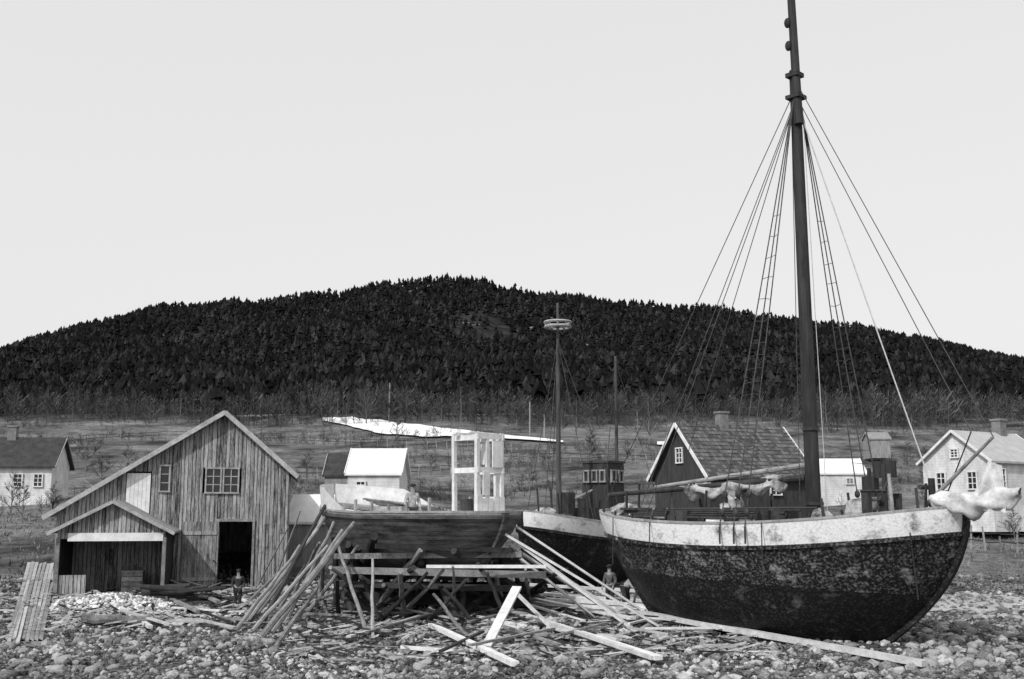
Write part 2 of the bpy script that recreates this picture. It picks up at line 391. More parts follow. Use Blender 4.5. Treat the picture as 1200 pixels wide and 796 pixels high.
def house(name,label,cat,loc,rz,W,D,hw,hr,wallm,roofm,wins=(),gwins=(),door=None,chim=None,trim=WHITE,tiles=False,oh=.3,bw_=.2):
    """ridge along local x, W length, D depth, front at y=0 facing -y, left gable at x=-W/2"""
    e=empty(name,loc,rz,label,cat)
    b_=MB(); x0,x1=-W/2,W/2
    b_.add([(x0,0,-1.5),(x1,0,-1.5),(x1,0,hw),(x0,0,hw),(x0,D,-1.5),(x1,D,-1.5),(x1,D,hw),(x0,D,hw),(x0,D/2,hw+hr),(x1,D/2,hw+hr)],
       [(0,1,2,3),(5,4,7,6),(4,0,3,8,7),(1,5,6,9,2)],.5)
    b_.make('wall',wallm,e)
    r=MB(); sl=hr/(D/2); t=.12
    for sgn in (0,1):
        def yz(s): 
            yv=-oh+s*(D/2+oh); zv=hw-oh*sl+s*(hr+oh*sl)+.05
            return (yv if not sgn else D-yv),zv
        if tiles:
            nr,nc=14,32
            for a in range(nr):
                for c in range(nc):
                    ya,za=yz(a/nr);yb,zb=yz((a+1.12)/nr if a<nr-1 else 1)
                    xa=x0-oh+(W+2*oh)*c/nc; xb=x0-oh+(W+2*oh)*(c+.90)/nc
                    r.add([(xa,ya,za+.09),(xb,ya,za+.09),(xb,yb,zb+.01),(xa,yb,zb+.01),(xa,ya,za),(xb,ya,za)],[(0,1,2,3),(4,5,1,0)])
        ya,za=yz(0);yb,zb=yz(1)
        r.add([(x0-oh,ya,za),(x1+oh,ya,za),(x1+oh,yb,zb),(x0-oh,yb,zb),(x0-oh,ya,za-t),(x1+oh,ya,za-t),(x1+oh,yb,zb-t),(x0-oh,yb,zb-t)],
          [(0,1,2,3),(4,7,6,5),(0,4,5,1),(0,3,7,4),(1,5,6,2)],0 if tiles else .4)
    ro=r.make('roof',roofm,e)
    for xx_ in (x0-oh-.02,x1+oh+.02):
        for sgn in (0,1):
            tr=MB()
            ya,za=(-oh,hw-oh*sl); yb,zb=(D/2,hw+hr)
            if sgn: ya=D-ya
            tr.beam((xx_+.002*sgn,ya,za),(xx_+.002*sgn,yb,zb),.05,bw_,.7)
            tr.make('bargeboard',trim,e)
    for (x,z,w_,h_) in wins: window(e,Matrix.Translation((x,-.04,z)),w_,h_)
    for (y,z,w_,h_) in gwins: window(e,Matrix.Translation((x0-.04,y,z))@Matrix.Rotation(-math.pi/2,4,'Z'),w_,h_)
    if chim is not None:
        c=MB(); c.box((chim,D/2,hw+hr+.25),(.6,.6,1.1),.4); c.box((chim,D/2,hw+hr+.83),(.72,.72,.12),.8); c.make('chimney',BRICK,ro)
    return e
def sit(u,v,d,dz=0):
    p=px(u,v,d); return Vector((p.x,p.y,p.z+dz))
house('house','small white boarded house with dark roof on the slope','house',sit(14,594,80),.12,5.2,4.6,3.1,2.0,PLAST,ROOFD,wins=[(-1.4,1.9,.6,.9),(.3,1.9,.6,.9),(1.7,1.9,.6,.9)],chim=-1,trim=GREYW,bw_=.1)
house('shed','white shed with bright pale roof behind the slipway','shed',sit(437,596,62),-.02,2.9,4,2.0,1.4,PLAST,ROOFW,wins=[(-.7,1.2,.5,.6)],oh=.15)
house('shed','low grey lean-to shed with dark roof beside a white shed','shed',sit(395,600,63),.0,1.5,3,2.1,1.2,GREYW,ROOFD,oh=.1,trim=GREYW)
house('shed','low grey outhouse with white roof on the bank','shed',sit(360,634,54),-.1,1.9,2.6,1.0,1.2,GREYW,ROOFW,oh=.15)
house('house','dark boarded house with tiled roof and white bargeboards','house',sit(893,592,66),.42,7.4,6.0,1.9,3.0,WOODD,TILE,wins=[(-2,1.0,.8,.8),(1,1.0,.8,.8)],gwins=[(3.0,3.0,.7,.9),(1.6,.9,.8,.9)],chim=-.6,tiles=True,oh=.35,bw_=.22)
house('shed','small white shed with pale roof','shed',sit(986,574,78),0,3.4,3,1.2,1.0,PLAST,ROOFW,wins=[(0.6,.6,.5,.4)],oh=.12)
house('cottage','small grey cottage high on the field','cottage',sit(1032,522,130),0,2.3,3,.8,.8,GREYW,GREYW,oh=.12,trim=GREYW)
house('house','white boarded house with pale roof and gable windows','house',sit(1200,592,64),.55,5.6,4.6,2.6,1.7,PLAST,M('pale_slate',.3,.5,2,sh=.5),wins=[(-2,1.5,.7,1.1),(1,1.5,.7,1.1)],gwins=[(2.3,3.0,.5,.5),(1.2,1.4,.6,1.0),(3.3,1.4,.6,1.0)],chim=1.5,oh=.25,bw_=.14)
# ---- big boathouse
bp_=sit(256,690,48); bp_.z=th(bp_.x,bp_.y)-.02
E=empty('boathouse',bp_,.19,'tall weathered boarded boathouse with long sloping side roof','boathouse')
E.scale=(.96,.97,.965)
def rf(x): 
    return 7.85-(-x)*.625 if x<0 else 7.85-x*.86
xl,xr=-7.0,2.95; DP=11
w=MB()
ops=[(-.78,.72,4.25,5.4),(-2.75,-2.3,4.3,5.5),(-.08,1.38,-1,3.0),(-4.15,-3.1,3.3,5.2)]
wall_planks(w,xl,xr,rf,-.6,0,.17,ops)
w.box((xr-.03,DP/2,2.3),(.06,DP-.1,5.9),.4); w.box((xl+.03,DP/2,1.2),(.06,DP-.1,4.0),.4)
w.add([(xl,DP,-.6),(xr,DP,-.6),(xr,DP,rf(xr)),(0,DP,rf(0)),(xl,DP,rf(xl))],[(0,1,2,3,4)],.4)
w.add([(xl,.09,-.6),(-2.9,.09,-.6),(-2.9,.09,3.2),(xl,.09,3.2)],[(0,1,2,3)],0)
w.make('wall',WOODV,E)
r=MB()
for (xa,xb) in ((-7.45,0),(3.3,0)):
    n_=46
    for q in range(n_):
        y0=-.35+(DP+.6)*q/n_; y1=-.35+(DP+.6)*(q+.97)/n_
        za=rf(xa)+.02;zb=rf(xb)+.02; o_=R(0,.01)
        r.add([(xa,y0,za+.08+o_),(xa,y1,za+.08+o_),(xb,y1,zb+.08+o_),(xb,y0,zb+.08+o_),(xa,y0,za),(xa,y1,za),(xb,y1,zb),(xb,y0,zb)],[(0,1,2,3),(7,6,5,4),(0,3,7,4),(1,5,6,2),(0,4,5,1)])
r.make('roof',GREYW,E)
t=MB(); t.beam((-7.5,-.4,rf(-7.5)+.0),(0.02,-.4,rf(0)+.02),.06,.20,.9); t.make('bargeboard',WOODX,E)
t=MB(); t.beam((0.0,-.402,rf(0)+.02),(3.33,-.402,rf(3.33)),.06,.20,.9); t.make('bargeboard',WOODX,E)
pn=MB()
for q in range(6): pn.box((-4.05+q*.17,-.035,4.25-.0),(.16,.05,1.75),.6)
pn.make('hatch',WHITE,E,label='white painted loft hatch')
window(E,Matrix.Translation((-.41,-.0,4.82)),.66,1.1,2,3,WOODX); window(E,Matrix.Translation((.36,-.0,4.82)),.66,1.1,2,3,WOODX)
window(E,Matrix.Translation((-2.52,0,4.9)),.42,1.15,1,3,WOODX)
d=MB()
for q in range(8): d.box((-1.53+q*.185,-.06,1.5),(.175,.05,3.0),R(.0,.4))
for z in (.5,2.5): d.box((-.88,-.10,z),(1.45,.04,.15),.7)
do=d.make('door',WOODV,E,label='closed weathered plank door leaf')
hd=MB(); hd.cyl((-.25,-.2,1.3),(-.25,-.1,1.3),.035); hd.make('handle',IRON,do)
fr=MB(); fr.box((-.14,-.035,1.5),(.1,.1,3.1),.2); fr.box((1.43,-.035,1.5),(.1,.1,3.1),.2); fr.box((.65,-.037,3.06),(1.7,.1,.12),.3); fr.make('door_frame',WOODX,E)
it=MB(); it.box((-.5,5,-.2),(6,9,.1),.2); it.make('floor',WOODD,E)
# small open shed
sp_=px(128,693,44.2); sp_.z=th(sp_.x,sp_.y)
S2=empty('open_shed',sp_,.2,'small open-fronted shed with plank gable and white lintel board','shed')
def rs(x): return 3.75-abs(x)*.52
w=MB(); wall_planks(w,-2.05,2.05,rs,2.35,0,.15)
wall_planks(w,-2.05,-.9,lambda x:.95,-.3,.02,.15)
w.make('wall',WOODV,S2)
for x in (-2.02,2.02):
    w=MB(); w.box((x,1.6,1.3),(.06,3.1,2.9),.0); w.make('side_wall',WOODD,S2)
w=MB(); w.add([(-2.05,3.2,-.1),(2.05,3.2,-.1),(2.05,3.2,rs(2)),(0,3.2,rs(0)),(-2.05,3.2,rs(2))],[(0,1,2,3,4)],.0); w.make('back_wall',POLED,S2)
r=MB()
for sg in (-1,1):
    for q in range(20):
        y0=-.3+3.7*q/20;y1=-.3+3.7*(q+.97)/20
        r.add([(sg*2.35,y0,rs(2.35)+.1),(sg*2.35,y1,rs(2.35)+.1),(0,y1,rs(0)+.1),(0,y0,rs(0)+.1),(sg*2.35,y0,rs(2.35)+.02),(sg*2.35,y1,rs(2.35)+.02),(0,y1,rs(0)+.02),(0,y0,rs(0)+.02)],[(0,1,2,3),(7,6,5,4),(0,3,7,4),(1,5,6,2),(0,4,5,1)])
r.make('roof',GREYW,S2)
t=MB(); t.beam((-2.4,-.34,rs(2.4)+.04),(0,-.34,rs(0)+.05),.05,.13,.8); t.make('bargeboard',WOODX,S2)
t=MB(); t.beam((2.4,-.343,rs(2.4)+.04),(0,-.343,rs(0)+.05),.05,.13,.8); t.make('bargeboard',WOODX,S2)
t=MB(); t.box((.15,-.06,2.42),(3.6,.06,.32),.6); t.make('lintel',WHITE,S2)
for x in (-2.0,2.0):
    t=MB(); t.box((x,-.02,1.1),(.14,.14,2.6),.3); t.make('post',POLE,S2)
p=gr(155,697); c=MB(); 
for z in range(5): 
    for sy in (-.35,.35): c.box((0,sy,.1+z*.2),(.8,.03,.18))
    for sx_ in (-.4,.4): c.box((sx_,0,.1+z*.2),(.03,.7,.18))
c.box((0,0,1.02),(.86,.76,.04)); o=c.make('crate',WOODX,label='weathered slatted wooden crate standing before the open shed',category='crate'); o.location=p+Vector((0,0,-.05)); o.rotation_euler=(0,0,.2)
# ---------- boats
def make_boat(name,label,cat,loc,rz,L,Bh,zr,zk,bul,rb,rs_,mh,mbul,mdeck,pe=2.6,hullsplit=None,mtop=None,q0=.42,pes=None,rbe=2.0,rse=1.6,qe=.75):
    e=empty(name,loc,rz,label,cat)
    pes=pes or pe
    ss=[.5-.5*math.cos(math.pi*i_/48) for i_ in range(49)]
    def half(s): 
        q=abs(s-.5)/.5; 
        return Bh*max(0,(1-q**(pe if s>.5 else pes)))**.62
    def pt(s,t,side,off=0.):
        q=abs(s-.5)/.5
        xb=L/2-rb*(1-t)**rbe; xs_=-L/2+rs_*(1-t)**rse
        z=zk(s)+(zr(s)-zk(s))*t
        pw=q0+qe*q**2
        hb=half(s)*t**pw
        hb=max(hb-off,0.0)
        x=xs_+(xb-xs_)*s
        if off: x=x*(1-off*2/L)
        return Vector((x,side*hb,z))
    def tb(s): return 1-bul/(zr(s)-zk(s))
    def surf(t0,t1,n_,off=0,flip=False):
        mb=MB(); 
        for side in (-1,1):
            vs=[];fs=[]
            for s in ss:
                for j_ in range(n_+1):
                    t=t0(s)+(t1(s)-t0(s))*j_/n_; vs.append(pt(s,t,side,off))
            for i_ in range(len(ss)-1):
                for j_ in range(n_):
                    a=i_*(n_+1)+j_; f=(a,a+n_+1,a+n_+2,a+1)
                    if (side>0)!=flip: f=f[::-1]
                    fs.append(f)
            mb.add(vs,fs,.5)
        return mb
    sp=(lambda s: hullsplit/(zr(s)-zk(s))) if hullsplit else tb
    h=surf(lambda s:0.0,lambda s:sp(s),14)
    h.make('hull',mh,e,smooth=True)
    if hullsplit:
        surf(lambda s:sp(s),tb,6).make('topside',mtop,e,smooth=True)
    b_=surf(tb,lambda s:1.0,4); i2=surf(tb,lambda s:1.0,2,.12,True)
    b_.add(i2.v,i2.f,.2); b_.make('bulwark',mbul,e,smooth=True)
    dk=MB(); n_=len(ss); vs=[]
    for s in ss:
        t=tb(s)-.02
        for w_ in (-1,-.5,0,.5,1):
            q=pt(s,t,1,.05); vs.append((q.x,q.y*w_,q.z+.06*(1-w_*w_)))
    fs=[(i_*5+j_,i_*5+j_+1,(i_+1)*5+j_+1,(i_+1)*5+j_)[::-1] for i_ in range(n_-1) for j_ in range(4)]
    dk.add(vs,fs,.5); dk.make('deck',mdeck,e)
    rl=MB(); rub=MB()
    for side in (-1,1):
        for a,b2 in zip(ss[:-1],ss[1:]):
            rl.beam(pt(a,1,side,.06)+Vector((0,0,.03)),pt(b2,1,side,.06)+Vector((0,0,.03)),.17,.07,.5)
            rub.beam(pt(a,tb(a),side),pt(b2,tb(b2),side),.10,.12,.4)
    rl.make('rail',WOODX if mbul is not NEWW else NEWW,e); rub.make('rubbing_strake',mtop or mh,e)
    kl=MB()
    for a,b2 in zip(ss[:-1],ss[1:]): kl.beam(pt(a,0,1)+Vector((0,0,-.06)),pt(b2,0,1)+Vector((0,0,-.06)),.2,.3,.3)
    for j_ in range(12):
        t0=j_/12;t1=(j_+1)/12
        kl.beam(pt(1,t0,1)+Vector((.04,0,0)),pt(1,t1,1)+Vector((.04,0,0)),.18,.22,.3,up=(0,1,0))
        kl.beam(pt(0,t0,1)+Vector((-.04,0,0)),pt(0,t1,1)+Vector((-.04,0,0)),.18,.22,.3,up=(0,1,0))
    kl.make('keel',mh,e)
    return e,pt,tb
def sheer(zs,zm,zb,c=.45):
    return lambda s: zm+(zb-zm)*((s-c)/(1-c))**2 if s>c else zm+(zs-zm)*((c-s)/c)**2
def rope(e,p,q,r=.016,m=None,name='stay',sag=0):
    mb=MB(); mb.cyl(p,q,r,r,5,seg=8 if sag else 1,bend=sag); return mb.make(name,m or ROPE,e)
def part(e,name,mat,*ops_,**kw):
    m=MB()
    for o_ in ops_: getattr(m,o_[0])(*o_[1:])
    return m.make(name,mat,e,**kw)
# --- the big sailing vessel
bow=Vector((12.62,31.0)); st=Vector((3.45,40.3)); cen=(bow+st)/2; Lk_=(bow-st).length
hd_=math.atan2(bow.y-st.y,bow.x-st.x)
zrK=sheer(4.05,3.64,4.12,.45)
K,ptK,tbK=make_boat('sailing_ship','large worn sailing ship aground on the beach, black hull, white bulwark','ship',(cen.x,cen.y,0.0),hd_,Lk_,2.5,zrK,lambda s:.4*(1-s)-.05,.72,3.0,2.3,HULLD,WHITED,WOODX,pe=4.2,pes=3.4,hullsplit=1.75,mtop=HULLW,rbe=2.1,rse=1.5,qe=.36,q0=.30)
Ki=(Matrix.Translation((cen.x,cen.y,0.0))@Matrix.Rotation(hd_,4,'Z')).inverted()
def kl(u,v,d): return Ki@px(u,v,d)
mx=1.85
mtop_=17.35
m=MB(); m.cyl((mx,0,2.2),(mx-.05,0,mtop_+1.0),.245,.17,16); m.make('mast',MAST,K,smooth=False)
m=MB(); m.cyl((mx+.1,-.12,mtop_-.9),(mx-.05,-.12,mtop_+7),.15,.11,12); m.make('topmast',MAST,K)
part(K,'crosstree',MAST,('box',(mx,-.05,mtop_+.05),(.5,.5,.12),.2))
part(K,'crosstree',MAST,('box',(mx,-.08,mtop_+.8),(.45,.42,.14),.2))
for z in (mtop_+1.8,mtop_+2.6): part(K,'block',MAST,('ell',(mx-.08,-.25,z),(.12,.1,.18),.2))
for z,r_ in ((4.2,.30),(3.4,.36),(6.5,.26)): part(K,'mast_band',IRON,('cyl',(mx,0,z),(mx,0,z+.1),r_,r_,16))
hp=Vector((mx,0,mtop_+.1))
for side in (-1,1):
    feet=[]
    for x_off in ((-1.75,-1.25,-.85) if side<0 else (.2,.6,1.0)):
        s=(mx+x_off+Lk_/2)/Lk_; f_=ptK(s,1,side,-.05); 
        a=Vector((mx,side*.2,mtop_)); b_=Vector((f_.x,f_.y,f_.z-.1)); rope(K,a,b_,.020,name='shroud'); feet.append((a,b_))
        for dt in (.03,.07): part(K,'deadeye',IRON,('ell',b_.lerp(a,dt),(.1,.06,.13),.2))
        part(K,'chainplate',IRON,('cyl',b_,b_-Vector((0,0,.5)),.03,.03,5))
    t=.08
    while t<.75:
        rt=MB()
        pts_=[b0.lerp(a0,t+R(-.003,.003)) for (a0,b0) in feet]
        rt.cyl(pts_[0],pts_[1],.010,.010,4); rt.cyl(pts_[1],pts_[2],.010,.010,4)
        rt.make('ratline',ROPE,K)
        t+=.03 if t<.4 else .05
for s,sd in ((.05,-1),(.11,1),(.24,-1),(.27,-1)):
    f_=ptK(s,1,sd,.05); rope(K,hp+Vector((-.1,sd*.1,R(-.5,.3))),f_,.015)
spr0=Vector((Lk_/2-1.3,0,4.0)); spr1=kl(1164,512,30.0); spr2=kl(1138,506,30.6)
rope(K,Vector((mx,0,mtop_+.6)),spr1,.015); rope(K,Vector((mx,0,mtop_+.1)),spr2,.015)
rope(K,spr2,spr0+Vector((.6,0,0)),.02,IRON)
rope(K,Vector((mx,.05,mtop_-.2)),spr0+Vector((.5,0,.4)),.022,ROPEL)
m=MB(); m.cyl(spr0,spr1,.07,.04,10); m.make('bowsprit',POLE,K)
for dx,dy in ((.35,.2),(-.35,-.25)):
    rope(K,Vector((mx+dx*.4,dy*.5,mtop_-.3)),Vector((mx+dx,dy,3.3)),.013,ROPEL if dx>.3 else None,'halyard')
def cloth(name,mat,parent,rows,lab=None):
    mb=MB(); n_=len(rows[0]); vs=[p for r_ in rows for p in r_]
    fs=[(i_*n_+j_,i_*n_+j_+1,(i_+1)*n_+j_+1,(i_+1)*n_+j_) for i_ in range(len(rows)-1) for j_ in range(n_-1)]
    mb.add(vs,fs,.5); o=mb.make(name,mat,parent,smooth=True)
    if lab:o['label']=lab
    return o
rows=[]
foot0=kl(1130,590,30.6); foot1=kl(1182,604,29.5); head=kl(1160,540,30.0); h2_=kl(1176,546,29.7)
for i_ in range(41):
    t=i_/40; row=[]
    top=head.lerp(h2_,t); bot=foot0.lerp(foot1,t)
    for j_ in range(21):
        q=j_/20
        p=top.lerp(bot,q)
        wv=(.07*math.sin(t*15+q*1.5)+.035*math.sin(t*31+q*3))*(.3+.7*q)
        row.append(p+Vector((wv*.6,-.12+wv*.9,-.12*math.sin(math.pi*q)+.05*math.sin(t*9)*q)))
    rows.append(row)
cloth('sail',SAIL,K,rows,'white jib sail hanging loosely from the bowsprit')
def bundle(name,p,q,r,mat,parent,n=44,lump=.35,lab=None,soft=1.):
    mb=MB(); p=Vector(p);q=Vector(q);d=q-p;z=d.normalized();x=z.cross(Vector((0,0,1))).normalized();y=x.cross(z)
    vs=[];m_=20
    for i_ in range(n+1):
        t=i_/n; rr=r*(.35+.65*math.sin(math.pi*min(1,max(0,t*.94+.03)))**.5)*(1+lump*.5*math.sin(t*17)+R(-.06,.06)*soft)
        for j_ in range(m_):
            a=6.283*j_/m_; k_=1+.22*math.sin(a*3+t*14)+.12*math.sin(a*6+t*25)*soft+R(-.05,.05)*soft
            vs.append(p+d*t+x*rr*k_*math.cos(a)*.8+y*rr*k_*math.sin(a)+Vector((0,0,-.18*math.sin(math.pi*t)-(.16*abs(math.sin(a)) if math.sin(a)<0 else 0)*math.sin(t*30)*soft)))
    fs=[(i_*m_+j_,i_*m_+(j_+1)%m_,(i_+1)*m_+(j_+1)%m_,(i_+1)*m_+j_) for i_ in range(n) for j_ in range(m_)]
    mb.add(vs,fs,.5); o=mb.make(name,mat,parent,smooth=True)
    if lab:o['label']=lab
    return o
bundle('sail',kl(1092,586,31.2),kl(1196,578,29.3),.30,SAIL,K,lab='bundled white sail piled at the stem',soft=.35,lump=.3)
m=MB(); m.cyl((mx-.25,0,5.05),(-Lk_/2+.3,-.25,4.6),.12,.08,10); m.make('boom',MAST,K)
m=MB(); m.cyl((mx-.3,.15,5.45),(-Lk_/2+2.3,-.1,4.85),.09,.06,8); m.make('gaff',WOODX,K)
bundle('sail',(mx-.9,.02,5.0),(-Lk_/2+3.4,-.12,4.75),.25,SAILD,K,lab='furled mainsail bundled along the boom')
bundle('sail',(mx-2.9,-.6,4.0),(-.3,-.9,4.35),.32,SAILD,K,lab='heap of dirty canvas lying on deck')
for x in (-3.6,-1.2,.4): part(K,'lashing',ROPE,('cyl',(x,0,4.95),(x,0,3.0),.02,.02,5))
m=MB(); m.box((-4.0,0,3.5),(1.9,1.9,1.1),.5); m.make('deckhouse',WOODD,K)
m=MB(); m.box((-4.0,0,4.1),(2.1,2.1,.08),.3); m.make('deckhouse_roof',WOODD,K)
for yy_ in (-.5,.5): window(K,Matrix.Translation((-4+yy_*.9,-.97,3.75)),.3,.3,1,1)
m=MB(); m.box((-.9,0,3.3),(1.8,1.8,.5),.5); m.box((-.9,0,3.58),(1.95,1.95,.07),.4); m.make('hatch',WOODD,K)
m=MB()
m.cyl((4.1,-.9,3.7),(4.1,.9,3.7),.26,.26,12)
for y_ in (-.95,0,.95): m.box((4.1,y_,3.7),(.22,.18,1.7),.3)
m.cyl((3.7,-.5,4.6),(4.5,-.5,4.6),.05,.05,6)
m.make('windlass',IRON,K)
part(K,'stanchion',POLED,('cyl',(4.1,.2,3.5),(4.1,.2,5.4),.09,.07,8)); part(K,'stanchion',POLED,('cyl',(3.5,.35,3.5),(3.55,.35,5.3),.07,.06,8)); part(K,'stanchion',WOODX,('cyl',(4.6,-.3,3.4),(4.5,-.3,5.1),.06,.05,8)); part(K,'stanchion',POLED,('cyl',(3.9,-.7,3.4),(4.3,.6,5.5),.05,.04,8))
part(K,'block',MAST,('box',(4.1,.25,5.25),(.7,.12,.5),.3)); part(K,'block',MAST,('box',(3.6,.3,4.75),(.4,.3,.6),.3))
part(K,'tarpaulin',SAILD,('ell',(3.0,.6,4.0),(.45,.35,.4),.4,12,8,.12)); part(K,'tarpaulin',SAILD,('ell',(2.6,-.9,3.8),(.35,.3,.3),.4,12,8,.12)); part(K,'tarpaulin',POLED,('ell',(1.2,-1.1,3.75),(.5,.3,.35),.4,12,8,.12))
part(K,'tarpaulin',SAILD,('ell',(-5.3,-.5,4.0),(.55,.4,.3),.4,12,8,.15))
for x,y_ in ((-2.6,-1.2),(-2.2,-1.3),(.9,-1.4),(.3,1.2)): part(K,'cask',POLED,('cyl',(x,y_,3.0),(x,y_,4.05),.25,.25,10))
for x,y_,h_ in ((-1.9,-.6,4.7),(-5.6,.6,5.0),(-3.1,.9,4.9),(2.4,1.4,4.6),(5.0,.5,4.7),(-.4,1.2,4.6),(2.9,-1.2,4.4),(-4.9,-.9,4.7),(-2.5,.2,4.5),(5.5,-.3,4.8)): part(K,'stanchion',POLED,('cyl',(x,y_,3.2),(x+R(-.2,.2),y_,h_),.05,.04,6))
for q in range(5): part(K,'spare_spar',POLED,('cyl',(-4.8+q*.3,-1.2+q*.07,3.85+q*.06),(.6+q*.5,-1.5+q*.1,3.8+q*.08),.05,.04,6))
m=MB(); 
a=ptK(.93,.86,-1,-.05); 
for q in range(24):
    t=q/23; c_=a.lerp(ptK(.97,.42,-1,-.22),t); m.cyl(c_,c_+Vector((.02,-.02,-.09)),.022,.022,5)
m.make('anchor_chain',IRON,K)
m=MB(); m.cyl((Lk_/2-.9,0,3.5),(Lk_/2-.9,0,4.95),.12,.1,8); m.cyl((Lk_/2-1.1,-.35,4.7),(Lk_/2-1.1,.35,4.7),.07,.07,8); m.make('bollard_post',POLED,K)
for q in range(12): 
    s=.08+q*.073; 
    for sd in (-1,1): part(K,'belaying_pin',IRON,('box',ptK(s,1,sd,.06)+Vector((0,0,.12)),(.05,.05,.2),.3))
for s in (.16,.3,.62):
    a=ptK(s,1,-1,-.05); rope(K,a,a+Vector((.05,-.1,-R(.9,1.7))),.018,IRON,'hanging_rope')
def ladder(name,a,b,wd,n_,label):
    mb=MB(); a=Vector(a);b=Vector(b); sd=(b-a).cross(Vector((0,0,1))).normalized()*wd/2
    for k_ in (-1,1): mb.cyl(a+sd*k_,b+sd*k_,.045,.04,6)
    for q in range(1,n_): c_=a.lerp(b,q/n_); mb.cyl(c_-sd,c_+sd,.03,.03,5)
    return mb.make(name,POLE,label=label,category='ladder')
g=gr(748,716); ladder('ladder',g,px(774,596,36.4),.45,12,'wooden ladder leaning against the dark hull of the ship')
# --- middle fishing boat
b2=Vector((.35,45.2)); s2=Vector((6.9,53.4)); c2_=(b2+s2)/2; L2=(b2-s2).length; h2=math.atan2(b2.y-s2.y,b2.x-s2.x)
z2=th(c2_.x,c2_.y)-.15
zr2=sheer(3.1,2.75,3.35,.4)
Bt,pt2,tb2=make_boat('fishing_boat','dark-hulled fishing boat with dark wheelhouse and crow\'s nest mast','boat',(c2_.x,c2_.y,z2),h2,L2,2.0,zr2,lambda s:0.1,.65,1.3,1.4,HULLD,WHITED,WOODX,pe=2.6)
B2i=(Matrix.Translation((c2_.x,c2_.y,z2))@Matrix.Rotation(h2,4,'Z')).inverted()
def bl(u,v,d): return B2i@px(u,v,d)
t0=bl(650,590,47.4); t1=bl(646,356,47.4)
m=MB(); m.cyl((t0.x,0,2.0),(t0.x,0,t1.z),.13,.05,10); m.make('mast',MASTG,Bt)
zc=bl(650,384,47.4).z; m=MB()
n_=20
for ring,rr in ((0,.56),(.2,.58)):
    for q in range(n_):
        a=6.283*q/n_; b_=6.283*(q+1)/n_
        m.cyl((t0.x+rr*math.cos(a),rr*math.sin(a),zc+ring),(t0.x+rr*math.cos(b_),rr*math.sin(b_),zc+ring),.06,.06,5,1)
for q in range(10):
    a=6.283*q/10; m.cyl((t0.x+.57*math.cos(a),.57*math.sin(a),zc),(t0.x+.57*math.cos(a),.57*math.sin(a),zc+.2),.03,.03,4,.6)
    m.cyl((t0.x,0,zc+.05),(t0.x+.56*math.cos(a),.56*math.sin(a),zc+.02),.035,.035,5,.6)
m.make('crows_nest',POLE,Bt)
w0=bl(704,600,50.0)
m=MB(); m.box((w0.x,0,3.75),(1.3,1.4,3.5),.3); wh=m.make('wheelhouse',WOODD,Bt)
m=MB(); m.box((w0.x,0,5.54),(1.4,1.5,.1),.9); m.make('roof',ROOFD,wh)
for y_ in (-.42,.02,.45): window(wh,Matrix.Translation((w0.x+.67,y_,4.9))@Matrix.Rotation(math.pi/2,4,'Z'),.26,.5,1,1,POLE)
for x_ in (-.3,.3): window(wh,Matrix.Translation((w0.x+x_,.72,4.9))@Matrix.Rotation(math.pi,4,'Z'),.32,.5,1,1,POLE)
for x_ in (-.3,.3): window(wh,Matrix.Translation((w0.x+x_,-.72,4.9)),.32,.5,1,1,POLE)
m=MB(); xa=w0.x-1.15; zt=bl(713,418,50.9).z; m.cyl((xa,0,2.2),(xa,0,zt),.10,.06,8); m.make('mast',MASTG,Bt)
for s,sd in ((.55,-1),(.55,1),(.75,1),(.75,-1),(.95,1)):
    rope(Bt,(t0.x,0,zc-.6),pt2(s,1,sd),.015)
rope(Bt,(t0.x,0,t1.z-.5),(xa,0,zt-.3),.014)
rope(Bt,(xa,0,zt-.2),pt2(.03,1,1),.014); rope(Bt,(xa,0,zt-.2),pt2(.2,1,-1),.014)
m=MB(); m.cyl((t0.x-.2,0,3.6),(w0.x+1.2,.3,4.3),.07,.05,8); m.make('boom',POLE,Bt)
m=MB(); m.cyl((2.9,-.5,2.9),(2.9,.5,2.9),.22,.22,10); m.box((2.9,0,2.7),(.3,1.3,.8),.3); m.make('winch',IRON,Bt)
part(Bt,'ventilator',IRON,('cyl',(1.6,.5,2.3),(1.6,.5,3.9),.2,.2,10)); part(Bt,'skylight',WOODD,('box',(.6,0,2.9),(1.4,1.3,1.2),.4))
m=MB(); m.ell((3.7,.1,3.2),(.5,.5,.3),.4,jit=.15); m.make('tarpaulin',SAILD,Bt)
for x,y_,h_ in ((2.2,-.6,4.4),(4.2,.2,4.3),(1.0,.8,4.4),(1.8,1.0,4.2),(3.3,.6,4.1)): part(Bt,'stanchion',POLED,('cyl',(x,y_,2.4),(x+.2,y_,h_),.06,.04,6))
part(Bt,'block',IRON,('box',(2.3,.2,3.7),(.5,.5,.9),.3))
# --- boat under construction
s3=Vector((-.25,36.9)); b3=Vector((-7.1,44.4)); c3=(b3+s3)/2; L3=(b3-s3).length; h3=math.atan2(b3.y-s3.y,b3.x-s3.x)
z3=1.85
zr3=sheer(2.12,2.12,2.45,.5)
Bn,pt3,tb3=make_boat('wooden_boat','half-built wooden boat on a timber cradle with pale bow planking','boat',(c3.x,c3.y,z3),h3,L3,2.15,zr3,lambda s:.0,.14,1.4,1.7,HULLN,WOODX,NEWW,pe=2.7,pes=4.8,q0=.36,rse=1.8,qe=.20)
for side in (-1,1):
    rows=[]
    for i_ in range(20):
        s=.60+.40*i_/19; a=pt3(s,1,side,.02); hgt=.10+.72*min(1,(i_/9))
        rows.append([a+Vector((0,0,.06)),a+Vector((.02,side*.02,hgt*.5)),a+Vector((.04,side*.05,hgt))])
    cloth('bulwark_planking',NEWW,Bn,rows)
wx=-L3/2+1.6; wy0=-.2; hw_=.55; H0=1.7;H1=4.75
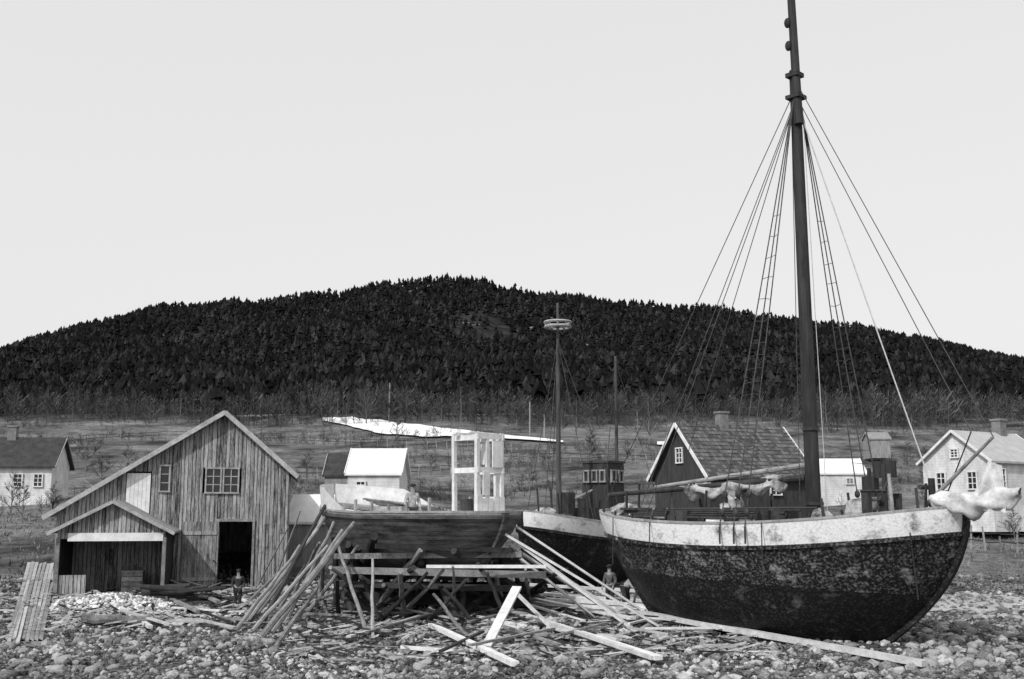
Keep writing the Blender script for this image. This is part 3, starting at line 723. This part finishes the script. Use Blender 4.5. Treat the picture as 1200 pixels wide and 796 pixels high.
def wf(c,d,sh=None): part(Bn,'frame_timber',NEWW,('box',(c[0],c[1]+wy0,c[2]),d,sh,Matrix.Rotation(R(-.02,.02),3,'X')))
for x in (wx-.6,wx+.6):
    for y_ in (-hw_,hw_): wf((x,y_,(H0+H1)/2+R(-.15,.1)),(.13,.13,H1-H0),R(.5,.9))
wf((wx-.61,.1,3.2),(.1,.12,3.0),.7); wf((wx+.1,-hw_,3.1),(.12,.09,2.8),.6)
for z in (3.55,4.7):
    for y_ in (-hw_,hw_): wf((wx,y_*1.03,z+R(-.08,.03)),(1.4,.08,.18),.8)
    for x in (wx-.63,wx+.63): wf((x,0,z+.012),(.08,1.25,.18),.6)
wf((wx-.3,0,4.82),(.14,1.35,.06),.9); wf((wx+.3,.1,4.82),(.2,1.45,.06),.9); wf((wx-.68,-.3,4.1),(.05,.45,.9),.9); wf((wx-.68,.2,3.1),(.05,.3,.8),.5); wf((wx+.35,-hw_-.07,4.2),(.4,.05,.8),.7); wf((wx-.3,-hw_-.07,2.9),(.3,.05,1.1),.9)
wf((wx+.1,-hw_-.06,2.6),(1.2,.05,.14),.9)
m=MB()
for q in range(5): m.box((wx-.68,-.5+q*.25+wy0,2.15),(.05,.23,.9+R(-.1,.4)),.7)
m.make('panelling',NEWW,Bn)
m=MB(); m.box((.6,0,2.1),(1.6,1.2,.5),.5); m.make('hatch',WOODX,Bn)
for q in range(6): part(Bn,'loose_board',WOODX,('cyl',(-1.5+q*.05,-.9+q*.12,2.1+.04*q),(3.0,-.7+q*.15,2.4+.05*q),.05,.04,6))
for q in range(9): part(Bn,'rib_end',WOODX,('box',pt3(.16+.05*q,1,(-1)**q,.1)+Vector((0,0,R(.1,.3))),(.08,.08,R(.3,.7))))
m=MB(); m.cyl((wx+1.5,-1.0,1.8),(wx+1.55,-1.0,2.6),.24,.24,12); m.make('cask',POLED,Bn)
# ---------- timbers, poles, planks
def timber(name,p,q,w_,h_=None,mat=POLE,label='grey pole leaning on the slipway',cat='pole',group=None,n=7):
    mb=MB()
    if h_ is None: mb.cyl(p,q,w_,w_*.7,n,seg=6,rough=w_*.35)
    else: mb.beam(p,q,w_,h_)
    o=mb.make(name,mat,label=label,category=cat)
    if group:o['group']=group
    return o
G1='rough poles leaning against the building cradle'
for (u1,v1,u2,v2,d2,r_) in [(304,752,416,614,38.5,.11),(318,744,402,622,39,.09),(300,722,386,600,42,.10),(276,742,352,640,40,.08),(342,702,374,636,41,.07),(306,735,380,592,41.5,.09),(282,716,338,660,43,.06),(310,712,366,626,41,.08),(296,742,384,640,39.5,.08),(326,718,358,662,40,.07),(430,745,396,640,37.6,.07),(352,716,400,690,38,.07),(322,760,372,690,37,.08),(290,730,372,620,40.5,.09),(336,728,392,612,40,.08),(360,720,420,640,38.5,.08)]:
    a=gr(u1,v1); timber('pole',a+Vector((0,0,.05)),px(u2,v2,d2),r_,mat=random.choice([POLE,POLE,POLE,POLED]),label='rough grey pole propped against the cradle of the wooden boat',group=G1)
G2='upright props carrying the half-built boat'
for (u,v,ut,vt,dt,r_,mt) in [(395,712,392,628,40.5,.14,POLED),(437,748,436,655,36.5,.06,POLE),(412,705,418,640,39,.2,POLED),(492,712,492,660,38,.16,POLED),(470,700,474,655,40,.12,POLED),(515,705,512,655,38.5,.12,POLED),(532,722,531,664,36.5,.06,POLE),(556,702,556,660,38,.13,POLED),(575,706,580,655,37.5,.13,POLED),(606,700,606,660,38,.11,POLED),(376,708,378,650,41,.10,POLE),(622,712,615,668,37,.07,POLE),(455,706,452,640,40,.16,POLED),(540,698,544,640,39.5,.16,POLED),(590,700,585,640,39,.14,POLED),(425,700,428,640,41,.16,POLED)]:
    timber('prop',gr(u,v),px(ut,vt,dt),r_,mat=mt,label='upright timber prop under the half-built boat',cat='post',group=G2)
G3='horizontal cradle beams under the boat'
for (u1,v1,d1,u2,v2,d2,w_,h_,mt) in [(392,652,38.5,612,650,37.2,.2,.18,WOODX),(388,668,38.2,640,674,37,.22,.22,POLE),(440,640,37.8,600,645,37.0,.16,.16,POLED),(395,684,39.5,600,690,37.8,.16,.2,POLED),(430,655,41.5,600,652,40,.2,.2,POLED),(500,664,36.9,640,664,36.6,.18,.10,NEWW),(400,690,42,620,690,41,.3,.5,POLED),(392,672,42,620,668,41,.3,.5,POLED),(395,655,42.5,610,652,41.5,.3,.5,POLED),(405,700,41,620,704,40,.3,.4,POLED)]:
    timber('cradle_beam',px(u1,v1,d1),px(u2,v2,d2),w_,h_,mt,'heavy horizontal beam of the timber building cradle','beam',G3)
G4='diagonal braces of the building cradle'
L4=[(440,716,492,645,37.4,.12,POLE),(640,708,530,645,37.2,.18,POLED),(400,700,440,630,38.5,.22,POLED),(440,700,405,640,39,.2,POLED),(500,730,548,680,36.5,.08,POLED),(548,748,508,696,36,.07,POLE),(470,722,520,668,37,.08,POLE),(372,690,384,722,38,.08,POLE),(598,716,560,660,36.8,.11,POLED),(560,735,520,690,36.5,.08,POLED)]
for q in range(24):
    u1=R(375,650); L4.append((u1,R(698,735),u1+R(-70,70),R(650,690),R(36.3,41),R(.07,.15),random.choice([POLED,POLED,POLED,POLE])))
for (u1,v1,u2,v2,d2,r_,mt) in L4:
    timber('brace',gr(u1,v1),px(u2,v2,d2),r_,mat=mt,label='diagonal timber brace of the building cradle',cat='beam',group=G4)
G5='long planks leaning down from the half-built boat'
for (u1,v1,u2,v2,d2,w_) in [(772,736,592,626,37.2,.28),(762,724,606,618,37.8,.22),(720,722,598,640,37.5,.22),(700,728,610,655,37.2,.16),(650,742,600,690,36.2,.14),(745,742,604,634,37.4,.22),(735,728,640,662,37.5,.16)]:
    timber('plank',gr(u1,v1)+Vector((0,0,.06)),px(u2,v2,d2),w_,.07,NEWW,'long pale plank sloping from the boat to the beach','plank',G5)
G6='planks and poles lying on the stony beach'
L6=[(600,702,800,716,.32,.10,.3),(606,712,790,724,.32,.10,.2),(615,700,780,708,.32,.10,.5),(600,708,742,738,.25,.08,.35),(724,722,1084,786,.24,.16,.25),(590,722,772,782,.24,.12,.25),(505,740,604,788,.2,.12,.2),(630,735,766,782,.16,.10,.25),(640,716,830,722,.28,.10,.42),(180,682,256,716,.16,.1,.35),(205,688,262,702,.14,.1,.35),(175,700,232,724,.16,.1,.3),(110,700,176,742,.14,.1,.25),(760,716,850,712,.2,.1,.2),(630,745,560,730,.14,.1,.2),(880,728,960,742,.14,.1,.2),(800,712,905,722,.16,.08,.3),(470,765,560,770,.1,.1,.15),(660,708,820,730,.3,.1,.3)]
for q in range(34):
    u1=R(380,800);v1=R(708,756); L6.append((u1,v1,u1+R(25,110)*random.choice([1,1,-1]),v1+R(-10,26),R(.08,.18),.06,R(.1,.4)))
for q in range(16):
    u1=R(70,290);v1=R(690,740); L6.append((u1,v1,u1+R(20,60),v1+R(-10,18),R(.08,.16),.06,R(.1,.4)))
for (u1,v1,u2,v2,w_,h_,z_) in L6:
    a=gr(u1,v1);b_=gr(u2,v2); timber('plank',a+Vector((0,0,z_)),b_+Vector((0,0,z_*R(.5,1))),w_,h_,random.choice([NEWW,WOODX,POLED,POLE]) if w_<.2 else NEWW,'loose weathered plank lying on the stony beach','plank',G6)
timber('plank',gr(570,762)+Vector((0,0,.1)),px(606,688,34.8),.3,.06,NEWW,'short broad pale board tilted up on the stones','plank')
timber('log',gr(98,733)+Vector((0,0,.2)),gr(190,737)+Vector((0,0,.2)),.17,label='thick driftwood log lying on the shingle',cat='log',n=9)
timber('log',gr(180,715)+Vector((0,0,.15)),gr(240,722)+Vector((0,0,.15)),.13,label='dark log lying among chips and stones',cat='log',mat=POLED,n=9)
timber('pole',gr(318,690),px(352,598,46),.05,label='thin pole leaning against the boathouse corner'); timber('pole',gr(300,690),px(338,618,46.3),.04,label='thin pole leaning against the boathouse corner')
mb=MB()
a0=gr(8,757);a1=gr(50,757);c0=gr(32,664);c1=gr(68,664)
for q in range(8):
    for seg in range(3):
        t=q/8; t2=(q+.88)/8; e0=seg/3+R(-.02,.02); e1=(seg+.98)/3+R(-.02,.01)
        A0=a0.lerp(c0,e0);A1=a1.lerp(c1,e0);C0=a0.lerp(c0,e1);C1=a1.lerp(c1,e1)
        vs=[A0.lerp(A1,t),A0.lerp(A1,t2),C0.lerp(C1,t2),C0.lerp(C1,t)]
        vs=[v_+Vector((0,0,.2+R(-.05,.05))) for v_ in vs]; vs2=[v_-Vector((0,0,.06)) for v_ in vs]
        mb.add(vs+vs2,[(0,1,2,3),(7,6,5,4),(0,4,5,1),(1,5,6,2),(3,7,4,0)],R(0,1))
for q in range(6):
    t=q/5; l=a0.lerp(c0,t);r_=a1.lerp(c1,t); mb.beam(l+Vector((0,0,.06)),r_+Vector((0,0,.06)),.15,.12)
mb.make('plank_gangway',WOODX,label='worn plank gangway laid over the beach stones',category='gangway')
mb=MB(); p=gr(215,712)
for q in range(34):
    a=R(-.35,.35); c_=p+Vector((R(-1.4,1.4),R(-.8,.8),R(.05,.75))); d_=Vector((math.cos(a),math.sin(a)*1.0,R(-.15,.15)))*R(.4,.9)
    mb.cyl(c_-d_,c_+d_,R(.05,.11),None,7)
o=mb.make('firewood_heap',POLED,label='untidy heap of short dark logs in front of the boathouse',category='firewood')
for (u,vb,vt) in [(456,497,449),(621,513,471),(638,516,486)]:
    p=gr(u,vb); t=px(u,vt,p.y); e=empty('utility_pole',p,0,'thin wooden pole standing on the hillside field','pole','wooden poles on the field')
    m=MB(); m.cyl((0,0,-.3),(0,0,t.z-p.z),.13,.09,8,.9); m.make('shaft',BARK,e)
def fence(u1,v1,u2,v2,n_,label):
    a=gr(u1,v1);b_=gr(u2,v2); e=empty('fence',a,0,label,'fence')
    prev=None; rl=MB()
    for q in range(n_):
        p=a.lerp(b_,q/(n_-1)); p.z=th(p.x,p.y); m=MB(); l=p-a; m.cyl(l+Vector((0,0,-.2)),l+Vector((R(-.15,.15),0,R(.8,1.3))),.06,.05,5); m.make('post',POLE,e)
        if prev is not None:
            for z in (.5,.95): rl.cyl(prev+Vector((0,0,z+R(-.1,.1))),l+Vector((0,0,z)),.03,.03,4)
        prev=l
    rl.make('rail',POLED,e)
fence(345,560,540,556,16,'wooden post and rail fence across the grass field')
fence(90,520,250,512,18,'old post and rail fence on the upper field')
fence(560,540,770,545,18,'wooden fence crossing the field behind the boats')
fence(340,520,600,530,24,'weathered fence running along the snow patch')
fence(1085,640,1230,652,9,'low fence on the bank above the beach')
# ---------- stones
import bmesh
def ico_templates(sub,k):
    out=[]
    for _ in range(k):
        bm=bmesh.new(); bmesh.ops.create_icosphere(bm,subdivisions=sub,radius=1)
        v_=np.array([v.co[:] for v in bm.verts]); f_=np.array([[v.index for v in f.verts] for f in bm.faces]); bm.free()
        off=rng.uniform(-5,5,3)
        sc=np.array([1+.55*mnoise.noise(Vector(p*1.3+off))+.3*mnoise.noise(Vector(p*3.1+off)) for p in v_])
        out.append((v_*sc[:,None],f_))
    return out
TM=ico_templates(2,5); TL=ico_templates(1,10)
def stones(xx,yy,sz,T):
    Vs=[];Fs=[];Ss=[];off=0; zz=terr(xx,yy); which=rng.integers(0,len(T),len(xx))
    for k_,(tv,tf) in enumerate(T):
        m_=which==k_; n_=m_.sum()
        if n_==0: continue
        a=rng.uniform(0,6.28,n_);c_=np.cos(a);s_=np.sin(a)
        S3=sz[m_][:,None]*np.stack([rng.uniform(.8,1.6,n_),rng.uniform(.7,1.1,n_),rng.uniform(.45,.9,n_)],1)
        P=tv[None]*S3[:,None,:]
        x=P[...,0]*c_[:,None]-P[...,1]*s_[:,None]; y=P[...,0]*s_[:,None]+P[...,1]*c_[:,None]
        P=np.stack([x+xx[m_][:,None],y+yy[m_][:,None],P[...,2]+zz[m_][:,None]+sz[m_][:,None]*.25],2)
        Vs.append(P.reshape(-1,3)); nv=len(tv)
        Fs.append((tf[None]+(off+np.arange(n_)*nv)[:,None,None]).reshape(-1,3))
        patch=.5+.5*fnoise(xx[m_],yy[m_],.55)
        Ss.append(np.repeat(np.clip(rng.uniform(0,1,n_)**1.8*(.4+.9*patch),0,1),len(tf))); off+=n_*nv
    return np.concatenate(Vs),np.concatenate(Fs),np.concatenate(Ss)
n=30000
yy=22+30*rng.uniform(0,1,n)**1.1; xx=rng.uniform(-.56,.56,n)*yy
sz=rng.uniform(.03,.09,n)*(1+1.2*(rng.uniform(0,1,n)>.9))
V,Fa,S=stones(xx,yy,sz,TL)
npmesh('beach_stones',V,Fa,S,STONE,'stuff',False)
bmeshes=[]
for q in range(15):
    tv,tf=TM[q%5]
    me=bpy.data.meshes.new('boulder'); me.from_pydata([tuple(q_) for q_ in tv],[],[tuple(int(z) for z in q_) for q_ in tf])
    at=me.attributes.new('shade','FLOAT','FACE'); at.data.foreach_set('value',[R(0,.8)]*len(tf))
    me.polygons.foreach_set('use_smooth',[True]*len(tf)); me.materials.append(STONE); bmeshes.append(me)
for q in range(190):
    if q<110: u=R(1050,1210);v=R(718,792)
    elif q<150: u=R(620,1050);v=R(755,796)
    else: u=R(0,620);v=R(735,796)
    p=gr(u,v); s=R(.08,.22)
    o=bpy.data.objects.new('boulder',random.choice(bmeshes)); COL.objects.link(o); o.location=p+Vector((0,0,s*.2)); o.scale=(s*R(.9,1.5),s,s*R(.5,.85)); o.rotation_euler=(R(-.3,.3),R(-.3,.3),R(0,6.28))
    o['label']='rounded grey boulder lying on the stony beach'; o['category']='rock'; o['group']='boulders strewn on the beach'
n=2600; c_=gr(140,715); xx=c_.x+rng.normal(0,2.2,n); yy=c_.y+rng.normal(0,1.4,n)
V,Fa,S=stones(xx,yy,rng.uniform(.03,.10,n),TL); 
hgt=.55*np.exp(-(((V[:,0]-c_.x)/2.2)**2+((V[:,1]-c_.y)/1.6)**2)); V[:,2]+=hgt*rng.uniform(.9,1,len(V))
npmesh('wood_chip_heap',V,Fa,np.clip(S*1.6,0,1),CHIP,'stuff')
n=2600
xx=np.concatenate([rng.uniform(-6.5,7,n//2),rng.normal(c_.x,3.4,n//2)]); yy=np.concatenate([rng.uniform(30,44,n//2),rng.normal(c_.y,2.8,n//2)])
a=rng.uniform(0,6.28,n); l=rng.uniform(.1,.6,n); w_=rng.uniform(.01,.05,n); z=terr(xx,yy)+rng.uniform(.06,.22,n)
d=np.stack([np.cos(a)*l,np.sin(a)*l,rng.uniform(-.1,.35,n)*l],1); pr=np.stack([-np.sin(a)*w_,np.cos(a)*w_,w_*.6],1); c0_=np.stack([xx,yy,z],1)
Q=np.stack([c0_-d-pr,c0_+d-pr,c0_+d+pr,c0_-d+pr],1).reshape(-1,3)
npmesh('timber_offcuts',Q,np.arange(len(Q)).reshape(-1,4),rng.uniform(0,1,n),WOODX,'stuff')
n=9000
yy=rng.uniform(48,75,n); xx=rng.uniform(-.56,.56,n)*yy
z=terr(xx,yy); a=rng.uniform(0,6.28,n); l=rng.uniform(.08,.3,n)
b0=np.stack([xx,yy,z-.02],1); pr=np.stack([np.cos(a)*.05,np.sin(a)*.05,0*a],1); tp=np.stack([rng.uniform(-.12,.12,n),rng.uniform(-.12,.12,n),l],1)
Q=np.stack([b0-pr,b0+pr,b0+tp],1).reshape(-1,3)
npmesh('dry_grass',Q,np.arange(len(Q)).reshape(-1,3),rng.uniform(0,1,n),M('dry_grass_blades',.04,.26,1,sh=.8,bump=0),'stuff')
# ---------- people
def person(loc,rz,pose,label,shirt,trous,scale=1,hat=True):
    e=empty('person',loc,rz,label,'person'); e.scale=(scale,)*3
    J={};Ed=[]
    def j(n_,x,y,z,r_,par=None): 
        J[n_]=(Vector((x,y,z)),r_); 
        if par: Ed.append((par,n_))
    b_=pose=='bend'
    j('pel',0,0,.95,.125)
    lean=(lambda z,y=0:(y-(z-.95)*.75,.95+(z-.95)*.66)) if b_ else (lambda z,y=0:(y,z))
    def js(n_,x,y,z,r_,par): yy_,zz_=lean(z,y); j(n_,x,yy_,zz_,r_,par)
    js('bel',0,0,1.1,.115,'pel'); js('che',0,0,1.32,.135,'bel'); js('nek',0,0,1.50,.055,'che'); js('hea',0,-.01,1.60,.082,'nek'); js('hdt',0,-.01,1.70,.08,'hea'); js('nos',0,-.11,1.62,.015,'hea')
    for s_,k_ in ((-1,'l'),(1,'r')):
        js('sh'+k_,s_*.19,0,1.42,.06,'che')
        if b_: js('el'+k_,s_*.24,-.12,1.2,.046,'sh'+k_); yy_,zz_=lean(1.2,-.12); P=(s_*.2,yy_-.18,zz_-.2); j('wr'+k_,*P,.032,'el'+k_)
        else: js('el'+k_,s_*.27,.02,1.14,.046,'sh'+k_); P=(s_*.24,-.14,.95); j('wr'+k_,*P,.032,'el'+k_)
        j('pa'+k_,P[0],P[1]-.05,P[2]-.06,.036,'wr'+k_)
        for fi in range(4):
            fx=P[0]+(fi-1.5)*.02; l_=(.07,.08,.075,.06)[fi]
            j(f'f{fi}{k_}',fx,P[1]-.08,P[2]-.10,.009,'pa'+k_); j(f'g{fi}{k_}',fx,P[1]-.075,P[2]-.10-l_,.008,f'f{fi}{k_}')
        j('th'+k_,P[0]-s_*.05,P[1]-.06,P[2]-.09,.010,'pa'+k_)
        st_=.16 if b_ else .1
        j('hi'+k_,s_*.1,0,.88,.09,'pel'); j('kn'+k_,s_*(st_),-.05 if b_ else -.02,.50,.06,'hi'+k_); j('an'+k_,s_*st_,.04,.09,.04,'kn'+k_); j('to'+k_,s_*(st_+.02),-.14,.04,.036,'an'+k_)
    def skin(name,keys,mat,grow,par):
        ks=[k_ for k_ in J if k_ in keys]; ix={k_:i_ for i_,k_ in enumerate(ks)}
        me=bpy.data.meshes.new(name); me.from_pydata([tuple(J[k_][0]) for k_ in ks],[(ix[a],ix[c2]) for a,c2 in Ed if a in ix and c2 in ix],[])
        me.materials.append(mat); o=bpy.data.objects.new(name,me); COL.objects.link(o); o.parent=par
        md=o.modifiers.new('skin','SKIN')
        try:
            sv=me.skin_vertices[0].data
        except Exception:
            bpy.context.view_layer.objects.active=o; o.select_set(True); bpy.ops.mesh.customdata_skin_add(); sv=me.skin_vertices[0].data
        for k_,i_ in ix.items(): r_=J[k_][1]+grow; sv[i_].radius=(r_,r_); sv[i_].use_root=(i_==0)
        o.modifiers.new('sub','SUBSURF').levels=2; o.modifiers['sub'].render_levels=2
        return o
    skin('body',list(J),SKIN,0,e)
    arms=[a+k_ for a in('sh','el','wr') for k_ in 'lr']
    skin('jacket',['pel','bel','che']+arms,shirt,.02,e)
    skin('trousers',['pel']+[a+k_ for a in('hi','kn','an') for k_ in 'lr'],trous,.024,e)
    skin('shoe',['anl','tol'],CLOTHD,.02,e); skin('shoe',['anr','tor'],CLOTHD,.02,e)
    if hat:
        yy_,zz_=lean(1.72,-.01); m=MB(); m.ell((0,yy_,zz_+.02),(.115,.125,.06),.5,12,6); m.box((0,yy_-.13,zz_-.01),(.14,.10,.02),.5); m.make('cap',CLOTHD,e,smooth=True)
    yy_,zz_=lean(1.63,-.085)
    for s_ in (-1,1): 
        m=MB(); m.ell((s_*.032,yy_,zz_),(.011,.008,.008),.5,6,4); m.make('eye',IRON,e)
    return e
p=gr(278,714); person(p,.2,'stand','person in dark clothes standing on the shingle before the boathouse',CLOTHD,CLOTHD,.80)
p=px(483,600,39.5); p.z=px(483,568,39.5).z-1.76; person(p,.5,'stand','man in pale shirt and cap standing in the half-built boat',CLOTHL,CLOTHD,1.0)
p=gr(733,718); person(p,1.0,'bend','man in pale shirt bending over work beside the ship hull',CLOTHL,CLOTHD,.95)
p=gr(715,714); person(p,-.6,'stand','man in grey clothes standing between the beached hulls',CLOTHM,CLOTHD,.9)
# ---------- light
w=bpy.data.worlds.new('World'); scene.world=w; w.use_nodes=True; nt=w.node_tree
bg=nt.nodes['Background']; sky=nt.nodes.new('ShaderNodeTexSky'); sky.sky_type='NISHITA'; sky.sun_disc=False
EL=math.radians(42); AZ=math.radians(215)
sky.sun_elevation=EL; sky.sun_rotation=AZ; sky.dust_density=4; sky.air_density=1.5
bw=nt.nodes.new('ShaderNodeRGBToBW'); nt.links.new(sky.outputs[0],bw.inputs[0])
m1=nt.nodes.new('ShaderNodeMath'); m1.operation='MULTIPLY_ADD'; m1.inputs[1].default_value=.30; m1.inputs[2].default_value=5.6
nt.links.new(bw.outputs[0],m1.inputs[0]); nt.links.new(m1.outputs[0],bg.inputs['Color']); bg.inputs['Strength'].default_value=.124
sl=bpy.data.lights.new('sun','SUN'); sl.energy=2.8; sl.angle=math.radians(1.5); so=bpy.data.objects.new('sun',sl); COL.objects.link(so)
dirv=Vector((math.sin(AZ)*math.cos(EL),math.cos(AZ)*math.cos(EL),math.sin(EL)))
so.rotation_euler=dirv.to_track_quat('Z','Y').to_euler(); so.location=(0,0,60)
scene.view_settings.view_transform='Standard'; scene.view_settings.look='None'; scene.view_settings.exposure=0
cam=bpy.data.cameras.new('camera'); co=bpy.data.objects.new('camera',cam); COL.objects.link(co); scene.camera=co
cam.sensor_width=36; cam.lens=36*F/1200; cam.clip_end=4000; cam.clip_start=.1
co.location=(0,0,CH); co.rotation_euler=(math.radians(90)+PA,0,0)
